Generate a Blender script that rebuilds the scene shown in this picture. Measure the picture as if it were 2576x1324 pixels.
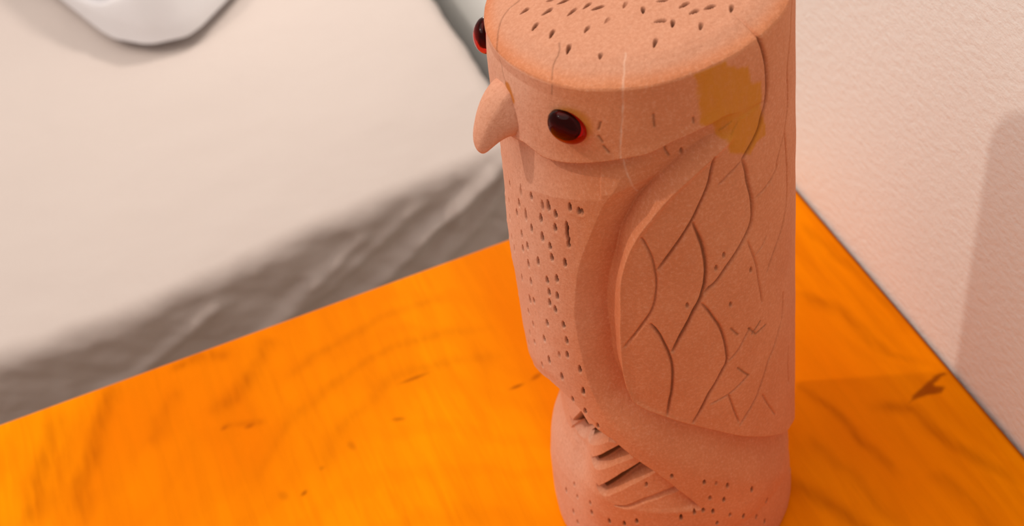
import bpy, math, heapq
import numpy as np

for o in list(bpy.data.objects):
    bpy.data.objects.remove(o, do_unlink=True)
SC = bpy.context.scene
COL = SC.collection
rng = np.random.default_rng(7)

# ------------------------------------------------------------------ camera, world, lights, exposure
TOP = 0.55                                   # height of the bedside table top
def camera():
    yaw, pitch, roll = math.radians(15.00042867), math.radians(44.176536), math.radians(-9.61546946)
    f = np.array([math.cos(pitch) * math.sin(yaw), math.cos(pitch) * math.cos(yaw), -math.sin(pitch)])
    r = np.array([math.cos(yaw), -math.sin(yaw), 0.0])
    u = np.cross(r, f)
    r2 = math.cos(roll) * r + math.sin(roll) * u
    u2 = -math.sin(roll) * r + math.cos(roll) * u
    cd = bpy.data.cameras.new('camera')
    cd.sensor_fit = 'HORIZONTAL'
    cd.sensor_width = 36.0
    cd.lens = 3700.0 / 2576.0 * 36.0
    cd.clip_start = 0.01
    cd.dof.use_dof = True
    cd.dof.focus_distance = 0.485
    cd.dof.aperture_fstop = 15.0
    ob = bpy.data.objects.new('camera', cd)
    COL.objects.link(ob)
    from mathutils import Matrix
    m = Matrix.Identity(4)
    for i in range(3):
        m[i][0], m[i][1], m[i][2] = r2[i], u2[i], -f[i]
    m[0][3], m[1][3], m[2][3] = -0.14860497, -0.35397367, 1.06544214
    ob.matrix_world = m
    SC.camera = ob
    return np.array([-0.14860497, -0.35397367])
CAM = camera()

def world():
    w = bpy.data.worlds.new('world')
    SC.world = w
    w.use_nodes = True
    bg = w.node_tree.nodes['Background']
    bg.inputs['Color'].default_value = (1.0, 0.855, 0.775, 1)
    bg.inputs['Strength'].default_value = 0.41
world()

def area(name, loc, target, size, power, color):
    ld = bpy.data.lights.new(name, 'AREA')
    ld.shape = 'DISK'
    ld.size = size
    ld.energy = power
    ld.color = color
    ob = bpy.data.objects.new(name, ld)
    COL.objects.link(ob)
    from mathutils import Vector
    ob.location = loc
    d = Vector(target) - Vector(loc)
    ob.rotation_euler = d.to_track_quat('-Z', 'Y').to_euler()
    return ob
area('ceiling_lamp_light', (-1.52, 0.66, 2.38), (0, 0, 0.65), 0.06, 14.0, (1.0, 0.84, 0.71))
area('wall_lamp_light', (0.112, 0.86, 0.84), (-0.15, 0.78, 0.36), 0.05, 1.3, (1.0, 0.86, 0.76))
area('ceiling_glow', (-1.0, 0.5, 2.57), (-1.0, 0.5, 0), 2.6, 31.0, (1.0, 0.89, 0.81))

SC.view_settings.view_transform = 'Standard'
SC.view_settings.look = 'None'
SC.view_settings.exposure = 0.0
SC.view_settings.gamma = 1.0
SC.view_settings.use_curve_mapping = False

# ------------------------------------------------------------------ helpers
def mesh_obj(name, verts, faces, mat=None, parent=None, smooth=True):
    me = bpy.data.meshes.new(name)
    me.from_pydata([tuple(map(float, v)) for v in verts], [], [tuple(map(int, f)) for f in faces])
    me.update()
    if smooth:
        me.polygons.foreach_set('use_smooth', np.ones(len(me.polygons), bool))
    if mat:
        me.materials.append(mat)
    ob = bpy.data.objects.new(name, me)
    COL.objects.link(ob)
    if parent:
        ob.parent = parent
    return ob

def quads_obj(name, co, quads, mat, parent=None, normals=None, attrs=None):
    """co (n,3), quads (m,4) index arrays; big meshes"""
    used, inv = np.unique(quads.ravel(), return_inverse=True)
    c = co[used]
    q = inv.reshape(-1, 4)
    me = bpy.data.meshes.new(name)
    me.vertices.add(len(c))
    me.vertices.foreach_set('co', c.astype(np.float32).ravel())
    me.loops.add(q.size)
    me.loops.foreach_set('vertex_index', q.astype(np.int32).ravel())
    me.polygons.add(len(q))
    me.polygons.foreach_set('loop_start', np.arange(0, q.size, 4, dtype=np.int32))
    me.polygons.foreach_set('use_smooth', np.ones(len(q), bool))
    me.update(calc_edges=True)
    if attrs:
        for k, a in attrs.items():
            at = me.attributes.new(k, 'FLOAT', 'POINT')
            at.data.foreach_set('value', a[used].astype(np.float32))
    me.validate()
    if normals is not None:
        me.normals_split_custom_set_from_vertices(normals[used].astype(np.float32))
    me.materials.append(mat)
    ob = bpy.data.objects.new(name, me)
    COL.objects.link(ob)
    if parent:
        ob.parent = parent
    return ob

def empty(name, loc, parent=None):
    o = bpy.data.objects.new(name, None)
    o.location = loc
    o.empty_display_size = 0.05
    COL.objects.link(o)
    if parent:
        o.parent = parent
    return o

def tag(o, label=None, cat=None, kind=None, group=None):
    if label: o['label'] = label
    if cat: o['category'] = cat
    if kind: o['kind'] = kind
    if group: o['group'] = group
    return o

def box_obj(name, lo, hi, mat, parent=None, bev=0.003):
    import bmesh
    bm = bmesh.new()
    vs = [bm.verts.new((x, y, z)) for x in (lo[0], hi[0]) for y in (lo[1], hi[1]) for z in (lo[2], hi[2])]
    for f in ((0, 1, 3, 2), (4, 6, 7, 5), (0, 4, 5, 1), (2, 3, 7, 6), (0, 2, 6, 4), (1, 5, 7, 3)):
        bm.faces.new([vs[i] for i in f])
    bmesh.ops.recalc_face_normals(bm, faces=bm.faces)
    if bev:
        bmesh.ops.bevel(bm, geom=list(bm.edges), offset=bev, segments=2, profile=0.5, affect='EDGES')
    me = bpy.data.meshes.new(name)
    bm.to_mesh(me)
    bm.free()
    me.materials.append(mat)
    ob = bpy.data.objects.new(name, me)
    COL.objects.link(ob)
    if parent:
        ob.parent = parent
    return ob

def vnoise(x, y, seed=0):
    r = np.random.default_rng(seed)
    T = r.random((64, 64))
    xi, yi = np.floor(x).astype(int), np.floor(y).astype(int)
    fx, fy = x - xi, y - yi
    fx, fy = fx * fx * (3 - 2 * fx), fy * fy * (3 - 2 * fy)
    g = lambda a, b: T[a % 64, b % 64]
    return (g(xi, yi) * (1 - fx) + g(xi + 1, yi) * fx) * (1 - fy) + (g(xi, yi + 1) * (1 - fx) + g(xi + 1, yi + 1) * fx) * fy - 0.5

def fbm(x, y, seed=0, oct=4):
    s, a, k = 0, 1.0, 1.0
    for i in range(oct):
        s = s + a * vnoise(x * k + 17.3 * i, y * k + 5.1 * i, seed + i)
        a *= 0.5
        k *= 2.03
    return s

def sstep(x, a, b):
    t = np.clip((x - a) / (b - a), 0, 1)
    return t * t * (3 - 2 * t)

def pdist(U, V, line, w=None):
    """distance of every point to a polyline; optional weight interpolation"""
    d = np.full(U.shape, 1e9)
    tt = np.zeros(U.shape)
    n = len(line) - 1
    for i in range(n):
        ax, ay = line[i]
        bx, by = line[i + 1]
        L2 = (bx - ax) ** 2 + (by - ay) ** 2 + 1e-12
        t = np.clip(((U - ax) * (bx - ax) + (V - ay) * (by - ay)) / L2, 0, 1)
        q = np.hypot(U - ax - t * (bx - ax), V - ay - t * (by - ay))
        k = q < d
        d = np.where(k, q, d)
        tt = np.where(k, (i + t) / n, tt)
    return d, tt

def inpoly(U, V, poly):
    r = np.zeros(U.shape, bool)
    n = len(poly)
    for i in range(n):
        x0, y0 = poly[i]
        x1, y1 = poly[(i + 1) % n]
        if y0 == y1:
            continue
        c = ((V >= y0) != (V >= y1)) & (U < (x1 - x0) * (V - y0) / (y1 - y0) + x0)
        r ^= c
    return r

def smoothline(p, it=2):
    p = [tuple(q[:2]) for q in p]
    for _ in range(it):
        o = [p[0]]
        for a, b in zip(p[:-1], p[1:]):
            o += [(a[0] * .75 + b[0] * .25, a[1] * .75 + b[1] * .25), (a[0] * .25 + b[0] * .75, a[1] * .25 + b[1] * .75)]
        o.append(p[-1])
        p = o
    return p

# ------------------------------------------------------------------ materials
class N:
    def __init__(s, name):
        s.m = bpy.data.materials.new(name)
        s.m.use_nodes = True
        s.t = s.m.node_tree
        s.b = s.t.nodes['Principled BSDF']
    def n(s, typ, **kw):
        x = s.t.nodes.new(typ)
        for k, v in kw.items():
            if k in x.inputs.keys():
                x.inputs[k].default_value = v
            else:
                setattr(x, k, v)
        return x
    def l(s, a, b):
        s.t.links.new(a, b)
    def mix(s, a, b, fac, mode='MIX'):
        x = s.n('ShaderNodeMix', data_type='RGBA', blend_type=mode)
        for i, v in ((0, fac), (6, a), (7, b)):
            if hasattr(v, 'links') or hasattr(v, 'is_linked'):
                s.l(v, x.inputs[i])
            elif i == 0:
                x.inputs[0].default_value = v
            else:
                x.inputs[i].default_value = tuple(v) + (1,)
        return x.outputs[2]
    def mul(s, a, k):
        x = s.n('ShaderNodeMath', operation='MULTIPLY')
        s.l(a, x.inputs[0])
        if hasattr(k, 'is_linked'): s.l(k, x.inputs[1])
        else: x.inputs[1].default_value = k
        return x.outputs[0]
    def attr(s, name):
        return s.n('ShaderNodeAttribute', attribute_name=name).outputs['Fac']
    def coord(s, scale=(1, 1, 1), rot=(0, 0, 0)):
        tc = s.n('ShaderNodeTexCoord')
        mp = s.n('ShaderNodeMapping')
        mp.inputs['Scale'].default_value = scale
        mp.inputs['Rotation'].default_value = rot
        s.l(tc.outputs['Object'], mp.inputs['Vector'])
        return mp.outputs['Vector']
    def noise(s, vec, scale, detail=4, rough=0.55, dist=0.0):
        x = s.n('ShaderNodeTexNoise', Scale=scale, Detail=detail, Roughness=rough, Distortion=dist)
        s.l(vec, x.inputs['Vector'])
        return x.outputs['Fac']
    def ramp(s, fac, stops):
        x = s.n('ShaderNodeValToRGB')
        e = x.color_ramp.elements
        while len(e) < len(stops):
            e.new(0.5)
        for q, (p, c) in zip(e, stops):
            q.position = p
            q.color = tuple(c) + (1,) if len(c) == 3 else c
        s.l(fac, x.inputs['Fac'])
        return x.outputs['Color']
    def bump(s, h, strength, dist, prev=None):
        x = s.n('ShaderNodeBump', Strength=strength, Distance=dist)
        s.l(h, x.inputs['Height'])
        if prev is not None:
            s.l(prev, x.inputs['Normal'])
        return x.outputs['Normal']
    def out(s, color=None, rough=0.6, normal=None, spec=0.3):
        if color is not None:
            if hasattr(color, 'is_linked'): s.l(color, s.b.inputs['Base Color'])
            else: s.b.inputs['Base Color'].default_value = tuple(color) + (1,)
        if hasattr(rough, 'is_linked'): s.l(rough, s.b.inputs['Roughness'])
        else: s.b.inputs['Roughness'].default_value = rough
        s.b.inputs['Specular IOR Level'].default_value = spec
        if normal is not None:
            s.l(normal, s.b.inputs['Normal'])
        return s.m

def mat_wall():
    k = N('plaster_wall')
    v = k.coord()
    n1 = k.noise(v, 9, 3)
    n2 = k.noise(k.coord((1, 1, 1.5)), 210, 4, 0.6)
    n3 = k.noise(v, 420, 2, 0.5)
    c = k.mix((0.91, 0.95, 0.94), (0.885, 0.93, 0.92), n1)
    nb = k.bump(n2, 0.38, 0.0015)
    nb = k.bump(n3, 0.3, 0.0006, nb)
    return k.out(c, 0.85, nb, 0.15)

def mat_floor():
    k = N('floor_tile')
    v = k.coord()
    c = k.mix((0.30, 0.22, 0.15), (0.40, 0.30, 0.2), k.noise(v, 6, 4))
    return k.out(c, 0.5)

def mat_table(edge=False):
    k = N('varnished_orange_wood')
    v = k.coord((1, 1, 1))
    # warped growth rings around a heart beside the owl, drawn out along the board
    tc = k.n('ShaderNodeTexCoord')
    mp = k.n('ShaderNodeMapping')
    mp.inputs['Location'].default_value = (0.075, 0.028, 0)
    mp.inputs['Scale'].default_value = (1.0, 0.62, 1.0)
    k.l(tc.outputs['Object'], mp.inputs['Vector'])
    ns = k.n('ShaderNodeTexNoise', Scale=9.0, Detail=4.0, Roughness=0.55)
    k.l(mp.outputs['Vector'], ns.inputs['Vector'])
    vs = k.n('ShaderNodeVectorMath', operation='SCALE')
    vs.inputs['Scale'].default_value = 0.085
    k.l(ns.outputs['Color'], vs.inputs[0])
    va = k.n('ShaderNodeVectorMath', operation='ADD')
    k.l(mp.outputs['Vector'], va.inputs[0])
    k.l(vs.outputs[0], va.inputs[1])
    wv = k.n('ShaderNodeTexWave', wave_type='RINGS', rings_direction='Z', Scale=16.0, Distortion=2.2, Detail=4.0)
    wv.inputs['Detail Scale'].default_value = 2.2
    wv.inputs['Detail Roughness'].default_value = 0.65
    k.l(va.outputs[0], wv.inputs['Vector'])
    fine = k.noise(k.coord((150, 14, 20)), 1.0, 5, 0.6, 0.5)
    broad = k.noise(k.coord((9, 4, 9)), 1.0, 3, 0.5, 0.4)
    c = k.ramp(broad, [(0.32, (0.80, 0.19, 0.0)), (0.62, (0.98, 0.31, 0.0))])
    c = k.mix(c, (0.66, 0.15, 0.0), k.mul(k.ramp(wv.outputs['Fac'], [(0.5, (0, 0, 0)), (1.0, (1, 1, 1))]), 0.13))
    c = k.mix(c, (0.70, 0.17, 0.0), k.mul(k.ramp(fine, [(0.42, (0, 0, 0)), (0.75, (1, 1, 1))]), 0.55))
    c = k.mix(c, (0.30, 0.055, 0.0), k.attr('grain_gap'))  # dark streaks, plus the painted shade of the gap at the wall
    c = k.mix(c, (0.20, 0.028, 0.002), k.attr('knot'))
    nb = k.bump(fine, 0.12, 0.0005)
    return k.out(c, 0.5, nb, 0.02)

def mat_owl():
    k = N('carved_pale_wood')
    v = k.coord()
    n1 = k.noise(v, 38, 4, 0.6)
    n2 = k.noise(k.coord((1, 1, 0.35)), 420, 4, 0.65, 0.4)
    n3 = k.noise(v, 1500, 2, 0.6)
    c = k.ramp(n1, [(0.28, (0.63, 0.215, 0.092)), (0.72, (0.70, 0.270, 0.128))])
    c = k.mix(c, (0.77, 0.44, 0.32), k.mul(k.attr('lit_tone'), k.ramp(n1, [(0.2, (0.6, 0.6, 0.6)), (0.8, (1, 1, 1))])))  # paler colour imitating the light on the breast and left side
    c = k.mix(c, (0.665, 0.315, 0.195), k.attr('endgrain'))
    c = k.mix(c, (0.60, 0.25, 0.14), k.mul(k.ramp(n2, [(0.52, (0, 0, 0)), (0.85, (1, 1, 1))]), 0.35))
    n4 = k.noise(v, 900, 3, 0.7)
    c = k.mix(c, (0.50, 0.20, 0.10), k.mul(k.ramp(n4, [(0.5, (0, 0, 0)), (0.75, (1, 1, 1))]), 0.42))
    c = k.mix(c, (0.88, 0.50, 0.34), k.mul(k.ramp(n4, [(0.25, (1, 1, 1)), (0.5, (0, 0, 0))]), 0.32))
    gold = k.mul(k.attr('gold'), k.ramp(n2, [(0.2, (0.72, 0.72, 0.72)), (0.55, (1, 1, 1))]))
    c = k.mix(c, (0.62, 0.22, 0.004), gold)
    c = k.mix(c, (0.58, 0.19, 0.02), k.attr('stain'))
    c = k.mix(c, (0.90, 0.66, 0.52), k.attr('pale'))
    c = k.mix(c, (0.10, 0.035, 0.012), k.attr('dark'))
    nb = k.bump(n2, 0.35, 0.0007)
    nb = k.bump(n3, 0.35, 0.0003, nb)
    return k.out(c, 0.72, nb, 0.2)

def mat_sheet(name, col):
    k = N(name)
    v = k.coord()
    n1 = k.noise(v, 11, 4, 0.55, 0.3)
    n2 = k.noise(v, 900, 2, 0.6)
    c = k.mix(tuple(x * 0.965 for x in col), col, n1)
    nb = k.bump(n1, 0.25, 0.012)
    nb = k.bump(n2, 0.2, 0.0008, nb)
    k.b.inputs['Sheen Weight'].default_value = 0.15
    return k.out(c, 0.9, nb, 0.1)

def mat_plain(name, col, rough=0.5, spec=0.5, coat=0.0):
    k = N(name)
    c = k.mix(tuple(x * 0.9 for x in col), col, k.noise(k.coord(), 300, 2))
    k.b.inputs['Coat Weight'].default_value = coat
    k.b.inputs['Coat Roughness'].default_value = 0.03
    return k.out(c, rough, None, spec)

def mat_glass():
    k = N('dark_red_glass')
    k.b.inputs['Transmission Weight'].default_value = 1.0
    k.b.inputs['IOR'].default_value = 1.2
    c = k.mix((0.72, 0.03, 0.02), (0.78, 0.035, 0.02), k.noise(k.coord(), 200, 2))
    return k.out(c, 0.04, None, 0.5)

M_WALL, M_FLOOR, M_TABLE, M_OWL = mat_wall(), mat_floor(), mat_table(), mat_owl()
M_SHEET = mat_sheet('fitted_cotton_sheet', (0.575, 0.515, 0.485))
M_PILLOW = mat_sheet('white_pillowcase', (0.80, 0.80, 0.83))
M_FRAME = mat_plain('dark_bed_base', (0.16, 0.11, 0.07), 0.6)
M_LEG = mat_plain('brown_table_frame', (0.42, 0.16, 0.02), 0.5)
M_GLASS = mat_glass()
M_IRIS = mat_plain('red_iris', (0.95, 0.05, 0.008), 0.3, 0.5)
M_PUPIL = mat_plain('black_pupil', (0.010, 0.003, 0.004), 0.25, 0.5)
M_LAMP = mat_plain('lamp_shade', (0.8, 0.75, 0.65), 0.7)

# ------------------------------------------------------------------ the setting
WALLX = 0.1394
tag(box_obj('wall_right', (WALLX, -1.6, 0), (WALLX + 0.12, 2.6, 2.6), M_WALL, bev=0), kind='structure')
tag(box_obj('floor', (-3.0, -1.6, -0.1), (WALLX + 0.12, 2.6, 0), M_FLOOR, bev=0), kind='structure')

# ------------------------------------------------------------------ bedside table
def table():
    root = empty('bedside_table', (0, 0, 0))
    tag(root, 'small bedside table with glossy orange wood top, standing against the plaster wall', 'table')
    X0, X1, Y0, Y1, TH = -0.46, 0.1385, -0.27, 0.1762, 0.028
    R = 0.0022
    def axis(a, b, fa, fb, step, coarse):
        s = np.concatenate([np.arange(a + R, fa, coarse), np.arange(max(fa, a + R), min(fb, b - R), step), np.arange(max(fb, b), b - R, coarse), [b - R]])
        return np.unique(s.round(6))
    xs = axis(X0, X1, -0.285, X1, 0.0009, 0.012)
    ys = axis(Y0, Y1, -0.125, Y1, 0.0009, 0.012)
    # rounded rim: the outermost rows run over the arris and down the edge
    def wrap(s, a, b):
        ph = np.radians([22.5, 45, 67.5, 90])
        lo = [(a + R - R * math.sin(p), R * math.cos(p) - R) for p in ph][::-1]
        hi = [(b - R + R * math.sin(p), R * math.cos(p) - R) for p in ph]
        pos = [q[0] for q in lo] + list(s) + [q[0] for q in hi]
        dz = [q[1] for q in lo] + [0] * len(s) + [q[1] for q in hi]
        pos = [a] + pos + [b]
        dz = [-TH] + dz + [-TH]
        pos = [a + 0.004] + pos + [b - 0.004]
        dz = [-TH - 0.0002] + dz + [-TH - 0.0002]
        return np.array(pos), np.array(dz)
    px, dx = wrap(xs, X0, X1)
    py, dy = wrap(ys, Y0, Y1)
    Xg, Yg = np.meshgrid(px, py, indexing='ij')
    Zg = np.minimum(dx[:, None], dy[None, :])
    co = np.stack([Xg, Yg, TOP + Zg], -1).reshape(-1, 3)
    nx, ny = len(px), len(py)
    I = np.arange(nx * ny).reshape(nx, ny)
    q = np.stack([I[:-1, :-1], I[1:, :-1], I[1:, 1:], I[:-1, 1:]], -1).reshape(-1, 4)
    x, y = Xg.ravel() * 1000, Yg.ravel() * 1000
    wx = x + 5 * fbm(x / 30, y / 30, 3)
    wy = y + 5 * fbm(x / 30 + 9, y / 30, 4)
    g = np.zeros(len(x))
    def streak(line, w, a, soft=1.0):
        nonlocal g
        d, t = pdist(wx, wy, line)
        fib = 0.65 + 0.5 * fbm(x / 2.2, y / 16, 11)
        ends = sstep(t, 0, 0.18) * (1 - sstep(t, 0.8, 1.0))
        g = np.maximum(g, a * np.exp(-(d / w) ** 2) * ends * fib)
    for ln, w, a in TABLE_STREAKS:
        streak(ln, w, a * 1.0)
    # broad darker heartwood bands towards the wall
    d, _ = pdist(wx, wy, [(112, 150), (122, 30), (128, -120)])
    g = np.maximum(g, 0.15 * np.exp(-(d / 16) ** 2) * (0.5 + fbm(x / 5, y / 40, 21)))
    g = np.maximum(g, 0.85 * sstep(x, 135.4, 137.6))              # shade of the wall gap, painted dark onto the arris
    kn = np.zeros(len(x))
    P = TABLE_KNOT
    ins = inpoly(wx, wy, P)
    d, _ = pdist(wx, wy, P + P[:1])
    kn = np.where(ins, 0.75 * sstep(d, 0, 2.0), 0)
    for (cx, cy, a, b, ang, s) in TABLE_SPECKS:
        ca, sa = math.cos(ang), math.sin(ang)
        e1 = ((x - cx) * ca + (y - cy) * sa) / a
        e2 = (-(x - cx) * sa + (y - cy) * ca) / b
        kn = np.maximum(kn, s * np.exp(-(e1 ** 2 + e2 ** 2) ** 1.5))
    quads_obj('tabletop', co, q, M_TABLE, root, None, {'grain_gap': np.clip(g, 0, 1), 'knot': np.clip(kn, 0, 1)})
    z1 = TOP - TH
    for lx in (X0 + 0.02, X1 - 0.055):
        for ly in (Y0 + 0.02, Y1 - 0.055):
            box_obj('leg', (lx, ly, 0.0), (lx + 0.035, ly + 0.035, z1 - 0.0002), M_LEG, root)
    for lo, hi in (((X0 + 0.056, Y0 + 0.026, z1 - 0.07), (X1 - 0.056, Y0 + 0.046, z1 - 0.0004)), ((X0 + 0.056, Y1 - 0.046, z1 - 0.07), (X1 - 0.056, Y1 - 0.026, z1 - 0.0004)),
                   ((X0 + 0.026, Y0 + 0.056, z1 - 0.07), (X0 + 0.046, Y1 - 0.056, z1 - 0.0004)), ((X1 - 0.046, Y0 + 0.056, z1 - 0.07), (X1 - 0.026, Y1 - 0.056, z1 - 0.0004))):
        box_obj('apron', lo, hi, M_LEG, root)
TABLE_STREAKS = [
    ([(-211, 182), (-223.7, 156.4), (-232.4, 139.5), (-238.7, 124.7), (-247, 90)], 5.6, 0.55),
    ([(-243, 178), (-253.4, 150.3), (-259.6, 127.8), (-268, 100)], 6.5, 0.42),
    ([(-236, 175), (-247, 140), (-256, 105)], 9, 0.20),
    ([(-190, 172), (-172, 172), (-155, 166)], 3.2, 0.45),
    ([(-146, 148.9), (-150.2, 145.9), (-162.1, 138.1), (-180, 132)], 5.2, 0.5),
    ([(-134, 168), (-143, 156), (-152, 141)], 5.5, 0.40),
    ([(-186, 160), (-196, 143), (-203, 125)], 4, 0.25),
    ([(-175, 124), (-165, 119), (-150, 113)], 2.2, 0.32),
    ([(-30, 121), (-58, 131), (-81.4, 132.5), (-121, 122), (-150, 102), (-172, 70)], 3.0, 0.22),
    ([(-30, 100), (-60, 112), (-90, 112), (-125, 95), (-145, 60)], 3.5, 0.2),
    ([(-40, 150), (-80, 156), (-118, 148), (-140, 132)], 3.0, 0.22),
    ([(100, 80), (112.7, 49.3), (118.5, 21.1), (131, 3)], 3.2, 0.50),
    ([(73, 30), (81.2, 6.3), (84.3, -11.7), (89, -45)], 2.6, 0.48),
    ([(96, 2), (112, -12), (119, -40.4), (127, -75)], 3.6, 0.50),
    ([(44, -18), (55, -40), (63, -66)], 4.0, 0.50),
    ([(62, 0), (70, -30), (74, -70)], 3.5, 0.30),
    ([(130, 120), (134, 66), (134.5, 20)], 3.2, 0.42),
    ([(100, -40), (106, -70), (110, -110)], 4, 0.35),
    ([(60, 118), (66, 90), (70, 50)], 3, 0.2),
]
TABLE_KNOT = [(109, -7.5), (114, -4.0), (121.6, -1.5), (128, 1.0), (134, 0.5), (134.5, -2.5), (131, -2.8), (127, -4.5), (131, -7), (127, -10.5), (119, -9), (113, -7.5)]
TABLE_SPECKS = [(-81, 109, 6.5, 1.0, 0.0, 0.55), (-39.5, 81.6, 3.4, 1.0, 0.0, 0.6), (-95.6, 88.8, 3.0, 1.1, -0.4, 0.45), (-147.2, 68.2, 1.7, 1.1, 0.6, 0.6),
                (-29, 83, 3.0, 1.3, 0.3, 0.5), (-160, 117.5, 2.2, 1.4, 0.1, 0.4), (-171, 122, 1.8, 1.2, 0.4, 0.35), (-120, 84, 1.5, 3.0, 0.2, 0.3), (-156, 71, 2.0, 3.0, 0.3, 0.25), (-136, 78, 1.2, 1.2, 0, 0.3)]
table()

# ------------------------------------------------------------------ bed
def rounded_box(lo, hi, r, axes, mat, name, parent, disp=None):
    """box with rounded arrises from six grids; axes = coordinate samples per axis"""
    lo, hi = np.array(lo), np.array(hi)
    cos, qs, base = [], [], 0
    for ax in range(3):
        for side in (0, 1):
            a, b = [(1, 2), (2, 0), (0, 1)][ax]
            A, B = np.meshgrid(axes[a], axes[b], indexing='ij')
            P = np.zeros(A.shape + (3,))
            P[..., a], P[..., b] = A, B
            P[..., ax] = (lo, hi)[side][ax]
            I = np.arange(A.size).reshape(A.shape) + base
            q = np.stack([I[:-1, :-1], I[1:, :-1], I[1:, 1:], I[:-1, 1:]], -1).reshape(-1, 4)
            if side == 0:
                q = q[:, ::-1]
            cos.append(P.reshape(-1, 3))
            qs.append(q)
            base += A.size
    co = np.concatenate(cos)
    q = np.concatenate(qs)
    inner = np.clip(co, lo + r, hi - r)
    d = co - inner
    # remap the cube corner region to a round one
    L = np.linalg.norm(d, axis=1, keepdims=True)
    nrm = np.where(L > 1e-9, d / np.maximum(L, 1e-9), 0)
    co2 = inner + nrm * r
    if disp is not None:
        co2 = co2 + disp(co2, nrm)
    key = np.round(co, 6)
    _, first, inv = np.unique(key, axis=0, return_index=True, return_inverse=True)
    co2 = co2[first]
    q = inv.ravel()[q]
    return quads_obj(name, co2, q, mat, parent)

def bed():
    root = empty('bed', (-0.45, 0.85, 0))
    tag(root, 'bed with a plain cream fitted sheet, wrinkled at its corner beside the orange table', 'bed')
    lo, hi, r = (-1.9, 0.458, 0.125), (0.110, 1.668, 0.337), (0.016)
    ax = [np.unique(np.concatenate([np.arange(-1.9, -0.42, 0.03), np.arange(-0.42, 0.04, 0.0045), np.arange(0.04, 0.110, 0.002), [0.110]]).round(5)),
          np.unique(np.concatenate([np.arange(0.458, 0.54, 0.002), np.arange(0.54, 1.03, 0.006), np.arange(1.03, 1.668, 0.03), [1.668]]).round(5)),
          np.unique(np.concatenate([np.arange(0.125, 0.245, 0.01), np.arange(0.245, 0.337, 0.002), [0.337]]).round(5))]
    def disp(p, n):
        x, y, z = p.T
        out = np.zeros_like(p)
        # front face bows a little: the foot end is pulled back
        out[:, 1] += 0.030 * sstep(x, -0.26, 0.09) * (1 - sstep(y, 0.53, 0.88))
        out[:, 1] -= 0.004 * np.exp(-((x + 0.22) / 0.12) ** 2) * (1 - sstep(y, 0.47, 0.73))
        # gentle rolling of the top
        h = 0.0035 * fbm(x / 0.11, y / 0.07, 31) + 0.0012 * fbm(x / 0.05 + y / 0.06, y / 0.05 - x / 0.16, 35, 3)
        # tension folds running down from the corner on the side faces
        side = np.clip(1 - n[:, 2] * 0.9, 0, 1) * (n[:, 2] > -0.7)
        s = np.where(np.abs(n[:, 0]) > np.abs(n[:, 1]), 0.110 + (y - 0.488), x)   # unrolled around the corner
        f = np.zeros(len(x))
        for (x0, z0, x1, z1, w, a) in SHEET_FOLDS:
            x0, x1, z0, z1 = x0 + 0.04, x1 + 0.04, z0 - 0.115, z1 - 0.115
            d, t = pdist(s, z, [(x0, z0), ((x0 + x1) / 2 + 0.006, (z0 + z1) / 2 - 0.004), (x1, z1)])
            f += 0.7 * a * np.exp(-(d / w) ** 2) * (1 - 0.6 * t)
        f += 0.004 * fbm(s / 0.035 + z / 0.04, z / 0.05 - s / 0.12, 41, 4)
        f += 0.0016 * fbm(s / 0.012 - z / 0.03, z / 0.02, 47, 3)
        out += n * (h * (1 - side) + f * side)[:, None]
        return out
    rounded_box(lo, hi, r, ax, M_SHEET, 'fitted_sheet', root, disp).location = (0.45, -0.85, 0)
    box_obj('bed_base', (-1.88, 0.49, 0.05), (0.08, 1.63, 0.1255), M_FRAME, root, 0.006).location = (0.45, -0.85, 0)
    for lx in (-1.84, 0.0):
        for ly in (0.51, 1.55):
            box_obj('leg', (lx, ly, 0), (lx + 0.06, ly + 0.06, 0.0498), M_FRAME, root, 0.004).location = (0.45, -0.85, 0)
SHEET_FOLDS = [(0.045, 0.44, -0.06, 0.395, 0.006, 0.009), (0.03, 0.435, -0.12, 0.36, 0.006, 0.008), (0.05, 0.43, -0.03, 0.36, 0.006, 0.009), (0.06, 0.425, 0.0, 0.33, 0.006, 0.008),
               (0.075, 0.43, 0.03, 0.33, 0.007, 0.008), (0.09, 0.42, 0.06, 0.31, 0.007, 0.007), (-0.03, 0.43, -0.22, 0.365, 0.006, 0.007), (-0.08, 0.425, -0.26, 0.345, 0.006, 0.006),
               (-0.02, 0.41, -0.16, 0.33, 0.005, 0.005), (-0.12, 0.41, -0.30, 0.33, 0.006, 0.005), (-0.2, 0.425, -0.36, 0.37, 0.006, 0.006), (0.0, 0.40, -0.09, 0.31, 0.005, 0.005), (0.10, 0.44, 0.13, 0.3, 0.007, 0.006)]
bed()

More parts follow.
